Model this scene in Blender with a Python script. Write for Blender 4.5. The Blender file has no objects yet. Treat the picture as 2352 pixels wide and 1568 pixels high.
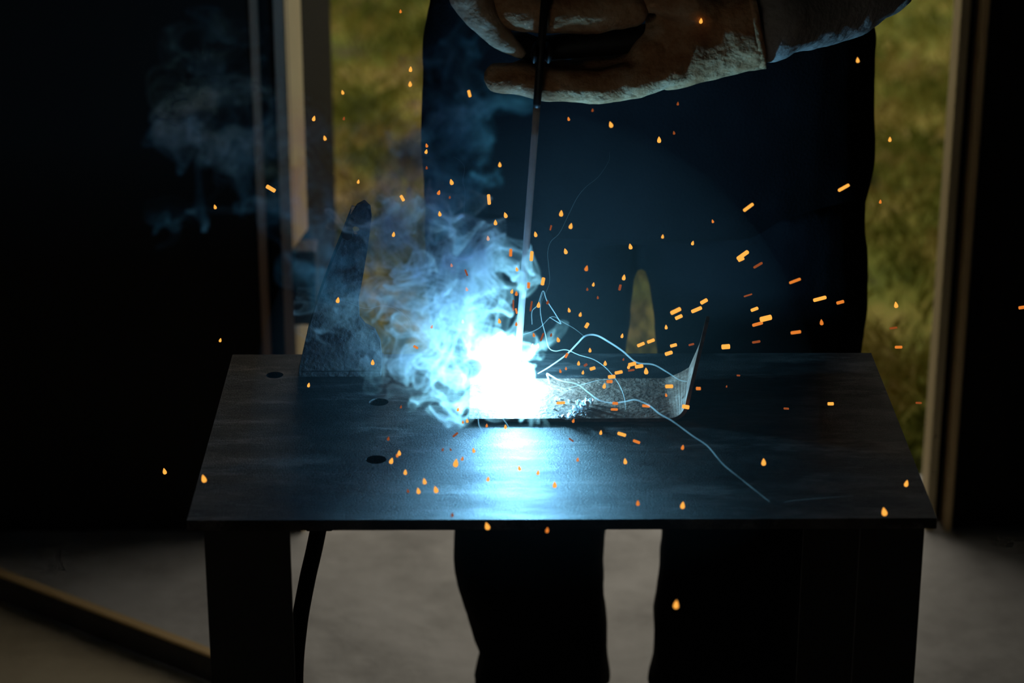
import bpy, bmesh, math, random
import numpy as np
from mathutils import Vector, Matrix, Euler

random.seed(7)
scene = bpy.context.scene
C = scene.collection

# ---------------------------------------------------------------- camera
TH = math.radians(21.3)          # pitch down
YAW = 0.0071
F_PX = 5500.0
CAM = Vector((0.0, 0.0, 1.72))
cam_d = bpy.data.cameras.new('camera')
cam = bpy.data.objects.new('camera', cam_d)
C.objects.link(cam)
cam.location = CAM
cam.rotation_euler = (math.pi / 2 - TH, 0, -YAW)
cam_d.sensor_width = 36
cam_d.lens = F_PX / 2352 * 36
cam_d.clip_start = 0.05
cam_d.dof.use_dof = True
cam_d.dof.focus_distance = 2.60
cam_d.dof.aperture_fstop = 4.5
scene.camera = cam

# ---------------------------------------------------------------- world: dull evening overcast
world = bpy.data.worlds.new('world')
scene.world = world
world.use_nodes = True
bg = world.node_tree.nodes['Background']
bg.inputs[0].default_value = (1.0, 0.90, 0.72, 1)
bg.inputs[1].default_value = 0.85

ARC_POWER = 19.0
ARC_COLOR = (0.22, 0.66, 1.0)

scene.view_settings.view_transform = 'Standard'
scene.view_settings.look = 'None'
scene.view_settings.gamma = 1.0
scene.view_settings.use_curve_mapping = False
scene.view_settings.exposure = 0.0
scene.cycles.use_denoising = True
scene.cycles.volume_bounces = 0
scene.cycles.volume_step_rate = 3.5
scene.cycles.use_adaptive_sampling = True
scene.cycles.adaptive_threshold = 0.05
scene.cycles.adaptive_min_samples = 12
scene.cycles.max_bounces = 4
scene.cycles.diffuse_bounces = 2
scene.cycles.transparent_max_bounces = 16

# ---------------------------------------------------------------- measuring helpers
_R = Euler((math.pi / 2 - TH, 0, -YAW)).to_matrix()


def ray(px, py):
    return (_R @ Vector(((px - 1176) / F_PX, -(py - 784) / F_PX, -1.0)))


def at_y(px, py, Y):
    d = ray(px, py)
    return CAM + d * (Y / d.y)


def at_z(px, py, Z):
    d = ray(px, py)
    return CAM + d * ((Z - CAM.z) / d.z)


# ---------------------------------------------------------------- material helpers
def mat(name, base, rough=0.6, metal=0.0, var=None, scale=8.0, bump=0.0, bscale=60.0, spec=0.5, detail=6, coords='Object', stretch=(1, 1, 1)):
    m = bpy.data.materials.new(name)
    m.use_nodes = True
    nt = m.node_tree
    p = nt.nodes['Principled BSDF']
    p.inputs['Base Color'].default_value = (*base, 1)
    p.inputs['Roughness'].default_value = rough
    p.inputs['Metallic'].default_value = metal
    p.inputs['Specular IOR Level'].default_value = spec
    tc = nt.nodes.new('ShaderNodeTexCoord')
    mp = nt.nodes.new('ShaderNodeMapping')
    mp.inputs['Scale'].default_value = stretch
    nt.links.new(tc.outputs[coords], mp.inputs[0])
    if var:
        n = nt.nodes.new('ShaderNodeTexNoise')
        n.inputs['Scale'].default_value = scale
        n.inputs['Detail'].default_value = detail
        n.inputs['Roughness'].default_value = 0.65
        nt.links.new(mp.outputs[0], n.inputs['Vector'])
        r = nt.nodes.new('ShaderNodeValToRGB')
        el = r.color_ramp.elements
        cols = [base] + list(var)
        el[0].position = 0.32
        el[0].color = (*cols[0], 1)
        el[1].position = 0.68
        el[1].color = (*cols[-1], 1)
        for i, c in enumerate(cols[1:-1]):
            e = el.new(0.32 + 0.36 * (i + 1) / (len(cols) - 1))
            e.color = (*c, 1)
        nt.links.new(n.outputs[0], r.inputs[0])
        nt.links.new(r.outputs[0], p.inputs['Base Color'])
    if bump:
        n2 = nt.nodes.new('ShaderNodeTexNoise')
        n2.inputs['Scale'].default_value = bscale
        n2.inputs['Detail'].default_value = 5
        nt.links.new(mp.outputs[0], n2.inputs['Vector'])
        b = nt.nodes.new('ShaderNodeBump')
        b.inputs['Strength'].default_value = bump
        b.inputs['Distance'].default_value = 0.01
        nt.links.new(n2.outputs[0], b.inputs['Height'])
        nt.links.new(b.outputs[0], p.inputs['Normal'])
    return m


def emit_mat(name, col, strength, sampling='NONE'):
    m = bpy.data.materials.new(name)
    m.use_nodes = True
    nt = m.node_tree
    nt.nodes.clear()
    o = nt.nodes.new('ShaderNodeOutputMaterial')
    e = nt.nodes.new('ShaderNodeEmission')
    e.inputs[0].default_value = (*col, 1)
    e.inputs[1].default_value = strength
    nt.links.new(e.outputs[0], o.inputs[0])
    m.cycles.emission_sampling = sampling
    return m


def volume_mat(name, density, attr=None, col=(1, 1, 1), g=0.0):
    m = bpy.data.materials.new(name)
    m.use_nodes = True
    nt = m.node_tree
    nt.nodes.clear()
    o = nt.nodes.new('ShaderNodeOutputMaterial')
    s = nt.nodes.new('ShaderNodeVolumeScatter')
    s.inputs['Color'].default_value = (*col, 1)
    s.inputs['Anisotropy'].default_value = g
    s.inputs['Density'].default_value = density
    if attr:
        a = nt.nodes.new('ShaderNodeAttribute')
        a.attribute_name = attr
        mu = nt.nodes.new('ShaderNodeMath')
        mu.operation = 'MULTIPLY'
        mu.inputs[1].default_value = density
        nt.links.new(a.outputs['Fac'], mu.inputs[0])
        nt.links.new(mu.outputs[0], s.inputs['Density'])
    nt.links.new(s.outputs[0], o.inputs['Volume'])
    return m


# ---------------------------------------------------------------- object helpers
def tag(o, label=None, cat=None, group=None, kind=None):
    if label:
        o['label'] = label
    if cat:
        o['category'] = cat
    if group:
        o['group'] = group
    if kind:
        o['kind'] = kind
    return o


def empty(name, loc, label, cat, group=None):
    o = bpy.data.objects.new(name, None)
    C.objects.link(o)
    o.location = loc
    o.empty_display_size = 0.05
    return tag(o, label, cat, group)


def link(name, me, m=None, parent=None, smooth=False):
    o = bpy.data.objects.new(name, me)
    C.objects.link(o)
    if m is not None:
        me.materials.clear()
        me.materials.append(m)
    if parent is not None:
        o.parent = parent
        o.matrix_parent_inverse = Matrix.Translation(-parent.location)
    if smooth:
        for p in me.polygons:
            p.use_smooth = True
    return o


def bm_obj(name, bm, m, parent=None, smooth=False):
    bmesh.ops.recalc_face_normals(bm, faces=bm.faces[:])
    me = bpy.data.meshes.new(name)
    bm.to_mesh(me)
    bm.free()
    return link(name, me, m, parent, smooth)


def box(bm, lo, hi, bevel=0.0):
    b = bmesh.new()
    bmesh.ops.create_cube(b, size=1)
    for v in b.verts:
        v.co = Vector([lo[i] + (v.co[i] + 0.5) * (hi[i] - lo[i]) for i in range(3)])
    if bevel:
        bmesh.ops.bevel(b, geom=b.edges[:], offset=bevel, segments=2, affect='EDGES', profile=0.5)
    merge(bm, b)


def merge(bm, b):
    me = bpy.data.meshes.new('tmp')
    b.to_mesh(me)
    b.free()
    bm.from_mesh(me)
    bpy.data.meshes.remove(me)


def box_obj(name, lo, hi, m, parent=None, bevel=0.0):
    bm = bmesh.new()
    box(bm, lo, hi, bevel)
    return bm_obj(name, bm, m, parent)


def sweep(bm, pts, radii, n=14, cap=True, up=(0.13, 0.31, 0.94)):
    """a tapered tube through pts; radii: float or (a,b) per point"""
    pts = [Vector(p) for p in pts]
    rings = []
    up = Vector(up).normalized()
    for i, p in enumerate(pts):
        t = (pts[min(i + 1, len(pts) - 1)] - pts[max(i - 1, 0)]).normalized()
        a = t.cross(up)
        if a.length < 0.15:
            a = t.cross(Vector((0.9, 0.3, 0.2)))
        a.normalize()
        b = a.cross(t).normalized()
        r = radii[i] if isinstance(radii, (list, tuple)) else radii
        ra, rb = r if isinstance(r, (list, tuple)) else (r, r)
        rings.append([bm.verts.new(p + a * (ra * math.cos(k * 2 * math.pi / n)) + b * (rb * math.sin(k * 2 * math.pi / n))) for k in range(n)])
    for i in range(len(rings) - 1):
        for k in range(n):
            bm.faces.new((rings[i][k], rings[i][(k + 1) % n], rings[i + 1][(k + 1) % n], rings[i + 1][k]))
    if cap:
        bm.faces.new(rings[0][::-1])
        bm.faces.new(rings[-1])


def ball(bm, c, r):
    rr = r if isinstance(r, (list, tuple)) else (r, r, r)
    b = bmesh.new()
    bmesh.ops.create_icosphere(b, subdivisions=3, radius=1)
    for v in b.verts:
        v.co = Vector((v.co.x * rr[0] + c[0], v.co.y * rr[1] + c[1], v.co.z * rr[2] + c[2]))
    merge(bm, b)


def capsule(bm, pts, radii, n=14):
    sweep(bm, pts, radii, n)
    ball(bm, pts[0], radii[0])
    ball(bm, pts[-1], radii[-1])


def smooth_path(pts, sub=8):
    """Catmull-Rom through pts (tuples of any length)"""
    P = [np.array(p, float) for p in pts]
    P = [2 * P[0] - P[1]] + P + [2 * P[-1] - P[-2]]
    out = []
    for i in range(1, len(P) - 2):
        p0, p1, p2, p3 = P[i - 1], P[i], P[i + 1], P[i + 2]
        for k in range(sub):
            t = k / sub
            out.append(0.5 * (2 * p1 + (p2 - p0) * t + (2 * p0 - 5 * p1 + 4 * p2 - p3) * t * t + (3 * p1 - p0 - 3 * p2 + p3) * t ** 3))
    out.append(P[-2])
    return out


def remeshed(name, bm, voxel, m, parent=None, smooth_it=6, wrinkle=0.0, wscale=0.06):
    """one continuous skin around everything in bm"""
    bmesh.ops.recalc_face_normals(bm, faces=bm.faces[:])
    me = bpy.data.meshes.new(name + '_raw')
    bm.to_mesh(me)
    bm.free()
    o = bpy.data.objects.new(name + '_raw', me)
    C.objects.link(o)
    r = o.modifiers.new('r', 'REMESH')
    r.mode = 'VOXEL'
    r.voxel_size = voxel
    s = o.modifiers.new('s', 'SMOOTH')
    s.iterations = smooth_it
    s.factor = 0.5
    if wrinkle:
        tx = bpy.data.textures.new(name + '_folds', 'CLOUDS')
        tx.noise_scale = wscale
        tx.noise_depth = 2
        d = o.modifiers.new('d', 'DISPLACE')
        d.texture = tx
        d.texture_coords = 'GLOBAL'
        d.strength = wrinkle
        d.mid_level = 0.5
    dg = bpy.context.evaluated_depsgraph_get()
    me2 = bpy.data.meshes.new_from_object(o.evaluated_get(dg))
    me2.name = name
    bpy.data.objects.remove(o)
    bpy.data.meshes.remove(me)
    return link(name, me2, m, parent, True)


# ---------------------------------------------------------------- materials
M = {}
M['concrete'] = mat('concrete', (0.36, 0.36, 0.37), 0.55, var=[(0.55, 0.555, 0.57), (0.66, 0.665, 0.69)], scale=5.0, bump=0.25, bscale=25, spec=0.35)
M['concrete_lit'] = mat('concrete_lit', (0.55, 0.47, 0.33), 0.7, var=[(0.68, 0.59, 0.43), (0.74, 0.66, 0.50)], scale=5, bump=0.3, bscale=30, spec=0.3)  # near slab colour, lightened in place of brighter light
M['wall'] = mat('dark_cladding', (0.006, 0.006, 0.007), 0.8, var=[(0.009, 0.0085, 0.008)], scale=2, spec=0.2)
M['jamb_brown'] = mat('brown_jamb_paint', (0.20, 0.12, 0.085), 0.6, var=[(0.25, 0.16, 0.11)], scale=6)
M['jamb_gray'] = mat('grey_jamb_paint', (0.22, 0.155, 0.12), 0.6, var=[(0.27, 0.195, 0.15)], scale=6)
M['jamb_pale'] = mat('cream_jamb_paint', (0.60, 0.48, 0.27), 0.6, var=[(0.68, 0.55, 0.32)], scale=5)
M['jamb_ochre'] = mat('ochre_jamb_paint', (0.66, 0.46, 0.22), 0.6, var=[(0.74, 0.53, 0.27)], scale=5)
M['door'] = mat('dark_door_paint', (0.010, 0.010, 0.010), 0.8, var=[(0.014, 0.014, 0.013)], scale=4, spec=0.08)
M['black_plastic'] = mat('black_plastic', (0.012, 0.012, 0.013), 0.5, spec=0.3)
M['rubber'] = mat('black_rubber', (0.012, 0.012, 0.012), 0.6, spec=0.3)
M['leg'] = mat('black_painted_steel', (0.007, 0.007, 0.0075), 0.55, var=[(0.011, 0.0105, 0.0105)], scale=18, spec=0.2)
M['steel_dark'] = mat('dark_steel', (0.03, 0.03, 0.033), 0.5, metal=0.3, var=[(0.06, 0.055, 0.055)], scale=20, bump=0.15, bscale=120, spec=0.4)
M['bracket'] = mat('scaled_steel', (0.018, 0.018, 0.02), 0.5, metal=0.3, var=[(0.04, 0.038, 0.038)], scale=40, bump=0.3, bscale=150, spec=0.4)
M['work'] = mat('brown_mill_scale_steel', (0.075, 0.036, 0.024), 0.6, metal=0.25, var=[(0.12, 0.064, 0.042), (0.22, 0.14, 0.105)], scale=60, bump=0.2, bscale=200, spec=0.5)
M['trousers'] = mat('navy_work_cloth', (0.0035, 0.004, 0.006), 0.95, var=[(0.005, 0.0058, 0.008)], scale=12, spec=0.08, bump=0.2, bscale=300)
M['jacket'] = mat('black_jacket_cloth', (0.0028, 0.003, 0.0042), 0.95, var=[(0.004, 0.0043, 0.006)], scale=12, spec=0.08, bump=0.2, bscale=300)
M['sleeve'] = mat('grey_sleeve_cloth', (0.24, 0.23, 0.225), 0.9, var=[(0.32, 0.305, 0.295)], scale=14, spec=0.1, bump=0.3, bscale=90)
M['leather'] = mat('scorched_tan_leather', (0.20, 0.095, 0.042), 0.8, var=[(0.36, 0.19, 0.09), (0.45, 0.29, 0.165), (0.50, 0.37, 0.245)], scale=24, spec=0.2, bump=0.6, bscale=70)
M['leather_pale'] = mat('pale_leather', (0.30, 0.18, 0.10), 0.75, var=[(0.44, 0.33, 0.22), (0.52, 0.43, 0.32)], scale=12, spec=0.2, bump=0.3, bscale=140)
M['boot'] = mat('black_boot_leather', (0.02, 0.019, 0.018), 0.5, spec=0.4)
M['flux'] = mat('grey_flux_coating', (0.42, 0.40, 0.42), 0.8, var=[(0.5, 0.48, 0.5)], scale=60, spec=0.2)
M['slag'] = mat('pale_slag', (0.6, 0.62, 0.65), 0.4, var=[(0.8, 0.82, 0.85)], scale=120)


def table_material():
    m = mat('worn_steel_plate', (0.008, 0.0075, 0.008), 0.42, metal=0.75, var=[(0.019, 0.0175, 0.0175), (0.068, 0.062, 0.06)], scale=9, bump=0.4, bscale=620, spec=0.4, stretch=(1, 2.2, 1))
    nt = m.node_tree
    p = nt.nodes['Principled BSDF']
    tc = nt.nodes.new('ShaderNodeTexCoord')
    n = nt.nodes.new('ShaderNodeTexNoise')
    n.inputs['Scale'].default_value = 14
    n.inputs['Detail'].default_value = 8
    n.inputs['Roughness'].default_value = 0.75
    mp = nt.nodes.new('ShaderNodeMapping')
    mp.inputs['Scale'].default_value = (0.6, 2.4, 1)
    nt.links.new(tc.outputs['Object'], mp.inputs[0])
    nt.links.new(mp.outputs[0], n.inputs['Vector'])
    mr = nt.nodes.new('ShaderNodeMapRange')
    mr.inputs['From Min'].default_value = 0.35
    mr.inputs['From Max'].default_value = 0.7
    mr.inputs['To Min'].default_value = 0.46
    mr.inputs['To Max'].default_value = 0.66
    nt.links.new(n.outputs[0], mr.inputs[0])
    nt.links.new(mr.outputs[0], p.inputs['Roughness'])
    # bare, scuffed patches with ragged edges
    w1 = nt.nodes.new('ShaderNodeTexNoise')
    w1.inputs['Scale'].default_value = 5.5
    w1.inputs['Detail'].default_value = 11
    w1.inputs['Roughness'].default_value = 0.78
    mp2 = nt.nodes.new('ShaderNodeMapping')
    mp2.inputs['Location'].default_value = (0.43, 0.1, 0)
    mp2.inputs['Scale'].default_value = (1.0, 3.6, 1)
    nt.links.new(tc.outputs['Object'], mp2.inputs[0])
    nt.links.new(mp2.outputs[0], w1.inputs['Vector'])
    wr = nt.nodes.new('ShaderNodeMapRange')
    wr.inputs['From Min'].default_value = 0.53
    wr.inputs['From Max'].default_value = 0.70
    nt.links.new(w1.outputs[0], wr.inputs[0])
    mx_ = nt.nodes.new('ShaderNodeMix')
    mx_.data_type = 'RGBA'
    mx_.inputs[7].default_value = (0.17, 0.155, 0.15, 1)
    old = p.inputs['Base Color'].links[0].from_socket
    nt.links.new(wr.outputs[0], mx_.inputs[0])
    nt.links.new(old, mx_.inputs[6])
    nt.links.new(mx_.outputs[2], p.inputs['Base Color'])
    return m


M['table'] = table_material()

# ---------------------------------------------------------------- the setting
TZ = 0.72                      # table top height
YD = 3.56                      # inner face of the doorway wall

# floor: inner slab, the front slab coloured as if brighter lit, a strip that ends at the lawn
fl = bmesh.new()
box(fl, (-2.8, -3.2, -0.15), (2.8, 3.77, 0.0))
tag(bm_obj('floor', fl, M['concrete']), kind='structure', label='grey stained concrete workshop floor')

# wall with the doorway
xl = at_y(598, 400, YD).x
xr = at_y(2262, 400, YD).x
w = bmesh.new()
box(w, (-2.8, YD, 0), (xl, YD + 0.10, 2.9))
box(w, (xr, YD, 0), (2.8, YD + 0.10, 2.9))
box(w, (xl, YD, 2.25), (xr, YD + 0.10, 2.9))
tag(bm_obj('wall_back', w, M['wall']), kind='structure', label='black clad wall around the open doorway')
tag(box_obj('wall_left', (-2.9, -3.2, 0), (-2.8, YD + 0.1, 2.9), M['wall']), kind='structure')
tag(box_obj('wall_right', (2.8, -3.2, 0), (2.9, YD + 0.1, 2.9), M['wall']), kind='structure')
wf_ = bmesh.new()  # unseen wall added to limit front light; opening lights the table's left and floor
box(wf_, (-2.8, -3.2, 0), (-2.4, -3.1, 2.9))
box(wf_, (-0.8, -3.2, 0), (2.8, -3.1, 2.9))
box(wf_, (-2.4, -3.2, 2.2), (-0.8, -3.1, 2.9))
tag(bm_obj('wall_front_mask', wf_, M['wall']), kind='structure', label='unseen black wall added to cut the front light, its opening shaped for that')
tag(box_obj('ceiling', (-2.9, -3.2, 2.9), (2.9, YD + 0.1, 3.0), M['wall']), kind='structure')


def post(name, p0, p1, Y, depth, m, z0=0.0, z1=2.25, kind='structure', yref=400, label=None):
    a = at_y(p0, yref, Y).x
    b = at_y(p1, yref, Y).x
    o = box_obj(name, (a, Y, z0), (b, Y + depth, z1), m, bevel=0.002)
    tag(o, kind=kind, label=label)
    return o


post('trim_1', 586, 606, YD - 0.015, 0.015, M['jamb_brown'], label='thin brown jamb strip beside the black wall')
post('trim_2', 606, 640, YD + 0.03, 0.05, M['wall'], label='dark recessed jamb channel by the open door')
post('trim_3', 640, 672, YD + 0.0, 0.06, M['jamb_gray'], label='grey brown jamb strip by the open door')
zc = at_y(690, 572, YD - 0.01).z
zd = at_y(690, 742, YD - 0.01).z
a = at_y(668, 400, YD).x
b = at_y(703, 400, YD + .09).x
t4 = bmesh.new()
for za_, zb_ in ((zc, 2.25), (0, zd)):                       # wedge section, its slanted face towards the opening
    lo3 = [t4.verts.new((x, y, za_)) for x, y in ((a, YD - .01), (b, YD + .09), (a, YD + .09))]
    hi3 = [t4.verts.new((x, y, zb_)) for x, y in ((a, YD - .01), (b, YD + .09), (a, YD + .09))]
    t4.faces.new(lo3)
    t4.faces.new(hi3)
    for k in range(3):
        t4.faces.new((lo3[k], lo3[(k + 1) % 3], hi3[(k + 1) % 3], hi3[k]))
tag(bm_obj('trim_4', t4, M['jamb_pale']), kind='structure', label='cream painted door stop strip broken by the lock case')
tag(box_obj('lock_case', (a - 0.002, YD - 0.02, zd), (at_y(728, 640, YD).x, YD + 0.04, zc), M['black_plastic'], bevel=0.003),
    'black lock case set between the two cream door stop pieces', 'lock')

# the open door leaf, swung out over the lawn
X0 = at_y(703, 400, YD + 0.10).x
door = empty('door_1', (X0, YD + 0.1, 0), 'dark door leaf swung open over the lawn', 'door')
tag(door, kind='structure')
d = bmesh.new()
box(d, (X0 - 0.045, YD + 0.11, 0.03), (X0, YD + 0.76, 2.22), 0.003)
bm_obj('door_leaf', d, M['door'], door)
for zz in (0.35, 1.9):
    h = bmesh.new()
    sweep(h, [(X0 + 0.006, YD + 0.105, zz - 0.05), (X0 + 0.006, YD + 0.105, zz + 0.05)], 0.008, 10)
    bm_obj('hinge', h, M['steel_dark'], door, True)

# jamb on the other side
post('trim_5', 2181, 2203, YD - 0.01, 0.06, M['jamb_pale'], label='cream jamb strip next to the lawn')
post('trim_6', 2203, 2230, YD + 0.03, 0.06, M['wall'], label='dark recess between the two far jamb strips')
post('trim_7', 2230, 2246, YD - 0.015, 0.06, M['jamb_ochre'], label='narrow ochre jamb strip beside the black wall')
post('trim_8', 2246, 2270, YD - 0.005, 0.05, M['wall'], label='black cover strip closing the jamb')

# ---------------------------------------------------------------- lawn
def lawn_material():
    m = bpy.data.materials.new('lawn')
    m.use_nodes = True
    nt = m.node_tree
    p = nt.nodes['Principled BSDF']
    p.inputs['Roughness'].default_value = 0.8
    p.inputs['Specular IOR Level'].default_value = 0.15
    tc = nt.nodes.new('ShaderNodeTexCoord')
    n = nt.nodes.new('ShaderNodeTexNoise')
    n.inputs['Scale'].default_value = 3.4
    n.inputs['Detail'].default_value = 4
    n.inputs['Roughness'].default_value = 0.6
    nt.links.new(tc.outputs['Object'], n.inputs['Vector'])
    r = nt.nodes.new('ShaderNodeValToRGB')
    el = r.color_ramp.elements
    el[0].position = 0.30
    el[0].color = (0.07, 0.05, 0.03, 1)
    el[1].position = 0.42
    el[1].color = (0.12, 0.15, 0.02, 1)
    for pos, c in ((0.50, (0.20, 0.21, 0.035)), (0.58, (0.30, 0.25, 0.06)), (0.68, (0.36, 0.28, 0.12))):
        e = el.new(pos)
        e.color = (*c, 1)
    nt.links.new(n.outputs[0], r.inputs[0])
    nt.links.new(r.outputs[0], p.inputs['Base Color'])
    return m


M['lawn'] = lawn_material()
rng = np.random.default_rng(11)
gbm = bmesh.new()
bmesh.ops.create_grid(gbm, x_segments=60, y_segments=60, size=1)
for v in gbm.verts:
    v.co = Vector((v.co.x * 9, 3.78 + (v.co.y + 1) * 8, -0.05))
    v.co.z += 0.02 * math.sin(v.co.x * 5.1) * math.sin(v.co.y * 4.3) if v.co.y > 4.0 else 0
tag(bm_obj('lawn', gbm, M['lawn'], smooth=True), 'uneven lawn with bare earth outside the doorway', 'lawn', kind='structure')

NB = 70000
bx = rng.uniform(-1.5, 1.9, NB)
by = 3.80 + 5.0 * rng.uniform(0, 1, NB) ** 1.25
hh = rng.uniform(0.025, 0.075, NB)
patch = np.sin(bx * 4.7 + 1.3) * np.sin(by * 3.9 + bx * 1.7) + 0.6 * np.sin(bx * 11 + by * 7)
keep = rng.uniform(-1.6, 1.2, NB) < patch
bx, by, hh, patch = bx[keep], by[keep], hh[keep], patch[keep]
nb = len(bx)
ang = rng.uniform(0, 2 * math.pi, nb)
wd = rng.uniform(0.002, 0.0045, nb)
lean = rng.uniform(0.2, 1.1, nb) * hh
la = rng.uniform(0, 2 * math.pi, nb)
V = np.zeros((nb, 4, 3))
z0 = -0.055 + np.where(by > 4.0, 0.02 * np.sin(bx * 5.1) * np.sin(by * 4.3), 0)
V[:, 0] = np.stack([bx - wd * np.cos(ang), by - wd * np.sin(ang), z0], 1)
V[:, 1] = np.stack([bx + wd * np.cos(ang), by + wd * np.sin(ang), z0], 1)
mx, my = bx + 0.4 * lean * np.cos(la), by + 0.4 * lean * np.sin(la)
V[:, 2] = np.stack([mx + 0.7 * wd * np.cos(ang), my + 0.7 * wd * np.sin(ang), z0 + hh * 0.65], 1)
V[:, 3] = np.stack([bx + lean * np.cos(la), by + lean * np.sin(la), z0 + hh], 1)
me = bpy.data.meshes.new('grass')
idx = np.arange(nb)[:, None] * 4
tri = np.concatenate([idx + np.array([[0, 1, 2]]), idx + np.array([[0, 2, 3]])], 0)
me.from_pydata(V.reshape(-1, 3).tolist(), [], tri.tolist())
tag(link('grass', me, M['lawn']), 'patchy green and straw coloured grass blades on the lawn', 'grass', kind='stuff')

# ---------------------------------------------------------------- steel bar lying on the floor
A = at_z(-60, 1300, 0.04)
B = at_z(640, 1568, 0.04)
bar_dir = (B - A).normalized()
nrm = Vector((bar_dir.y, -bar_dir.x, 0)).normalized()
if nrm.y > 0:
    nrm = -nrm                                       # towards the camera
bar = empty('steel_bar', (A.x, A.y, 0), 'long dark steel angle bar with a pale worn top edge lying across the floor', 'steel bar')
L = (B - A).length + 0.25
def obox(name, s0, s1, n0, n1, za, zb, m, parent):
    bm = bmesh.new()
    vs = []
    o = Vector((A.x, A.y, 0))
    for s, n_, z in [(s0, n0, za), (s1, n0, za), (s1, n1, za), (s0, n1, za), (s0, n0, zb), (s1, n0, zb), (s1, n1, zb), (s0, n1, zb)]:
        vs.append(bm.verts.new(o + bar_dir * s + nrm * n_ + Vector((0, 0, z))))
    for f in ((0, 1, 2, 3), (4, 5, 6, 7), (0, 1, 5, 4), (1, 2, 6, 5), (2, 3, 7, 6), (3, 0, 4, 7)):
        bm.faces.new([vs[i] for i in f])
    bmesh.ops.bevel(bm, geom=bm.edges[:], offset=0.0015, segments=2, affect='EDGES')
    return bm_obj(name, bm, m, parent)
bar_dir.z = 0
bar_dir.normalize()
obox('upright_flange', -0.1, L, 0.0, 0.006, 0.001, 0.042, M['steel_dark'], bar)
obox('worn_edge', -0.1, L, -0.012, 0.006, 0.042, 0.047, M['jamb_ochre'], bar)

# slab on the near side of the bar, brighter light put into its colour
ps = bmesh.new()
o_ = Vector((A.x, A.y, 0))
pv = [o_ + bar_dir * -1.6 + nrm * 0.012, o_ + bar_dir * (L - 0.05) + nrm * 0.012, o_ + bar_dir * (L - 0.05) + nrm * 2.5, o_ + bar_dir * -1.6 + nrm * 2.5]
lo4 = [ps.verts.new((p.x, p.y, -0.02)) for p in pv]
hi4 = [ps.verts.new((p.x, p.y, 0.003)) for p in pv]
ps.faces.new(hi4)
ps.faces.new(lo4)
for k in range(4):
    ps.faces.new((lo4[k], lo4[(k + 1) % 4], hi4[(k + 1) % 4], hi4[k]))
tag(bm_obj('floor_near_lit', ps, M['concrete_lit']), kind='structure', label='concrete slab on the near side of the steel bar, coloured paler to imitate brighter light')

# ---------------------------------------------------------------- welding table
cFL, cFR = at_z(430, 1190, TZ), at_z(2153, 1195, TZ)
cBL, cBR = at_z(535, 812, TZ), at_z(2003, 812, TZ)
tx0, tx1 = (cFL.x + cBL.x) / 2, (cFR.x + cBR.x) / 2
ty0, ty1 = (cFL.y + cFR.y) / 2, (cBL.y + cBR.y) / 2
TT = 0.011
table = empty('welding_table', ((tx0 + tx1) / 2, (ty0 + ty1) / 2, 0), 'low dark steel welding table with drilled top plate', 'table')
tb = bmesh.new()
outline = [tb.verts.new((x, y, TZ)) for x, y in ((tx0, ty0), (tx1, ty0), (tx1, ty1), (tx0, ty1))]
edges = [tb.edges.new((outline[i], outline[(i + 1) % 4])) for i in range(4)]
for (px, py, rr) in ((631, 861, 0.0095), (870, 923, 0.0105), (864, 1055, 0.0105)):
    c = at_z(px, py, TZ)
    vs = [tb.verts.new((c.x + rr * math.cos(k * math.pi / 12), c.y + rr * math.sin(k * math.pi / 12), TZ)) for k in range(24)]
    edges += [tb.edges.new((vs[i], vs[(i + 1) % 24])) for i in range(24)]
bmesh.ops.triangle_fill(tb, use_beauty=True, edges=edges, normal=(0, 0, 1))
ext = bmesh.ops.extrude_face_region(tb, geom=tb.faces[:])
bmesh.ops.translate(tb, verts=[g for g in ext['geom'] if isinstance(g, bmesh.types.BMVert)], vec=(0, 0, -TT))
bm_obj('tabletop', tb, M['table'], table)


def leg(x0, x1, yf, sgn, m):
    """angle iron: front flange from x0 to x1 plus a flange running back along the outer side"""
    bm = bmesh.new()
    box(bm, (x0, yf, 0.0), (x1, yf + 0.006, TZ - TT), 0.0008)
    xo = x0 if sgn < 0 else x1 - 0.006
    box(bm, (xo, yf + 0.0055, 0.0), (xo + 0.006, yf + 0.07, TZ - TT), 0.0008)
    return bm_obj('leg', bm, m, table)


yf = ty0 + 0.012
leg(at_y(472, 1300, yf).x, at_y(668, 1300, yf).x, yf, -1, M['leg'])
leg(at_y(1972, 1300, yf).x, at_y(2118, 1300, yf).x, yf, 1, M['leg'])
yb = ty1 - 0.08
leg(at_y(560, 1300, yb).x, at_y(655, 1300, yb).x, yb, -1, M['leg'])
leg(at_y(1842, 1300, yb).x, at_y(1976, 1300, yb).x, yb, 1, M['leg'])

# ---------------------------------------------------------------- black cable hanging under the table
cpts = [at_y(735, 1196, 2.28), at_y(722, 1260, 2.28), at_y(704, 1340, 2.275), at_y(687, 1440, 2.27), at_y(678, 1568, 2.26), at_y(685, 1800, 2.25)]
cpts.append(Vector((cpts[-1].x + 0.05, 2.22, 0.012)))
cpts.append(Vector((cpts[-1].x + 0.25, 2.12, 0.012)))
sp = smooth_path([tuple(p) for p in cpts], 8)
cb = bmesh.new()
sweep(cb, sp, 0.0088, 14, up=(0.35, 0.93, 0.05))
cable = empty('welding_cable', tuple(cpts[-1]), 'thick black rubber cable hanging from under the welding table', 'cable')
bm_obj('cable_jacket', cb, M['rubber'], cable, True)
lg = bmesh.new()
box(lg, (cpts[0].x - 0.014, 2.266, cpts[0].z - 0.006), (cpts[0].x + 0.014, 2.294, TZ - TT), 0.002)
bm_obj('cable_clip', lg, M['steel_dark'], cable)

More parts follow.
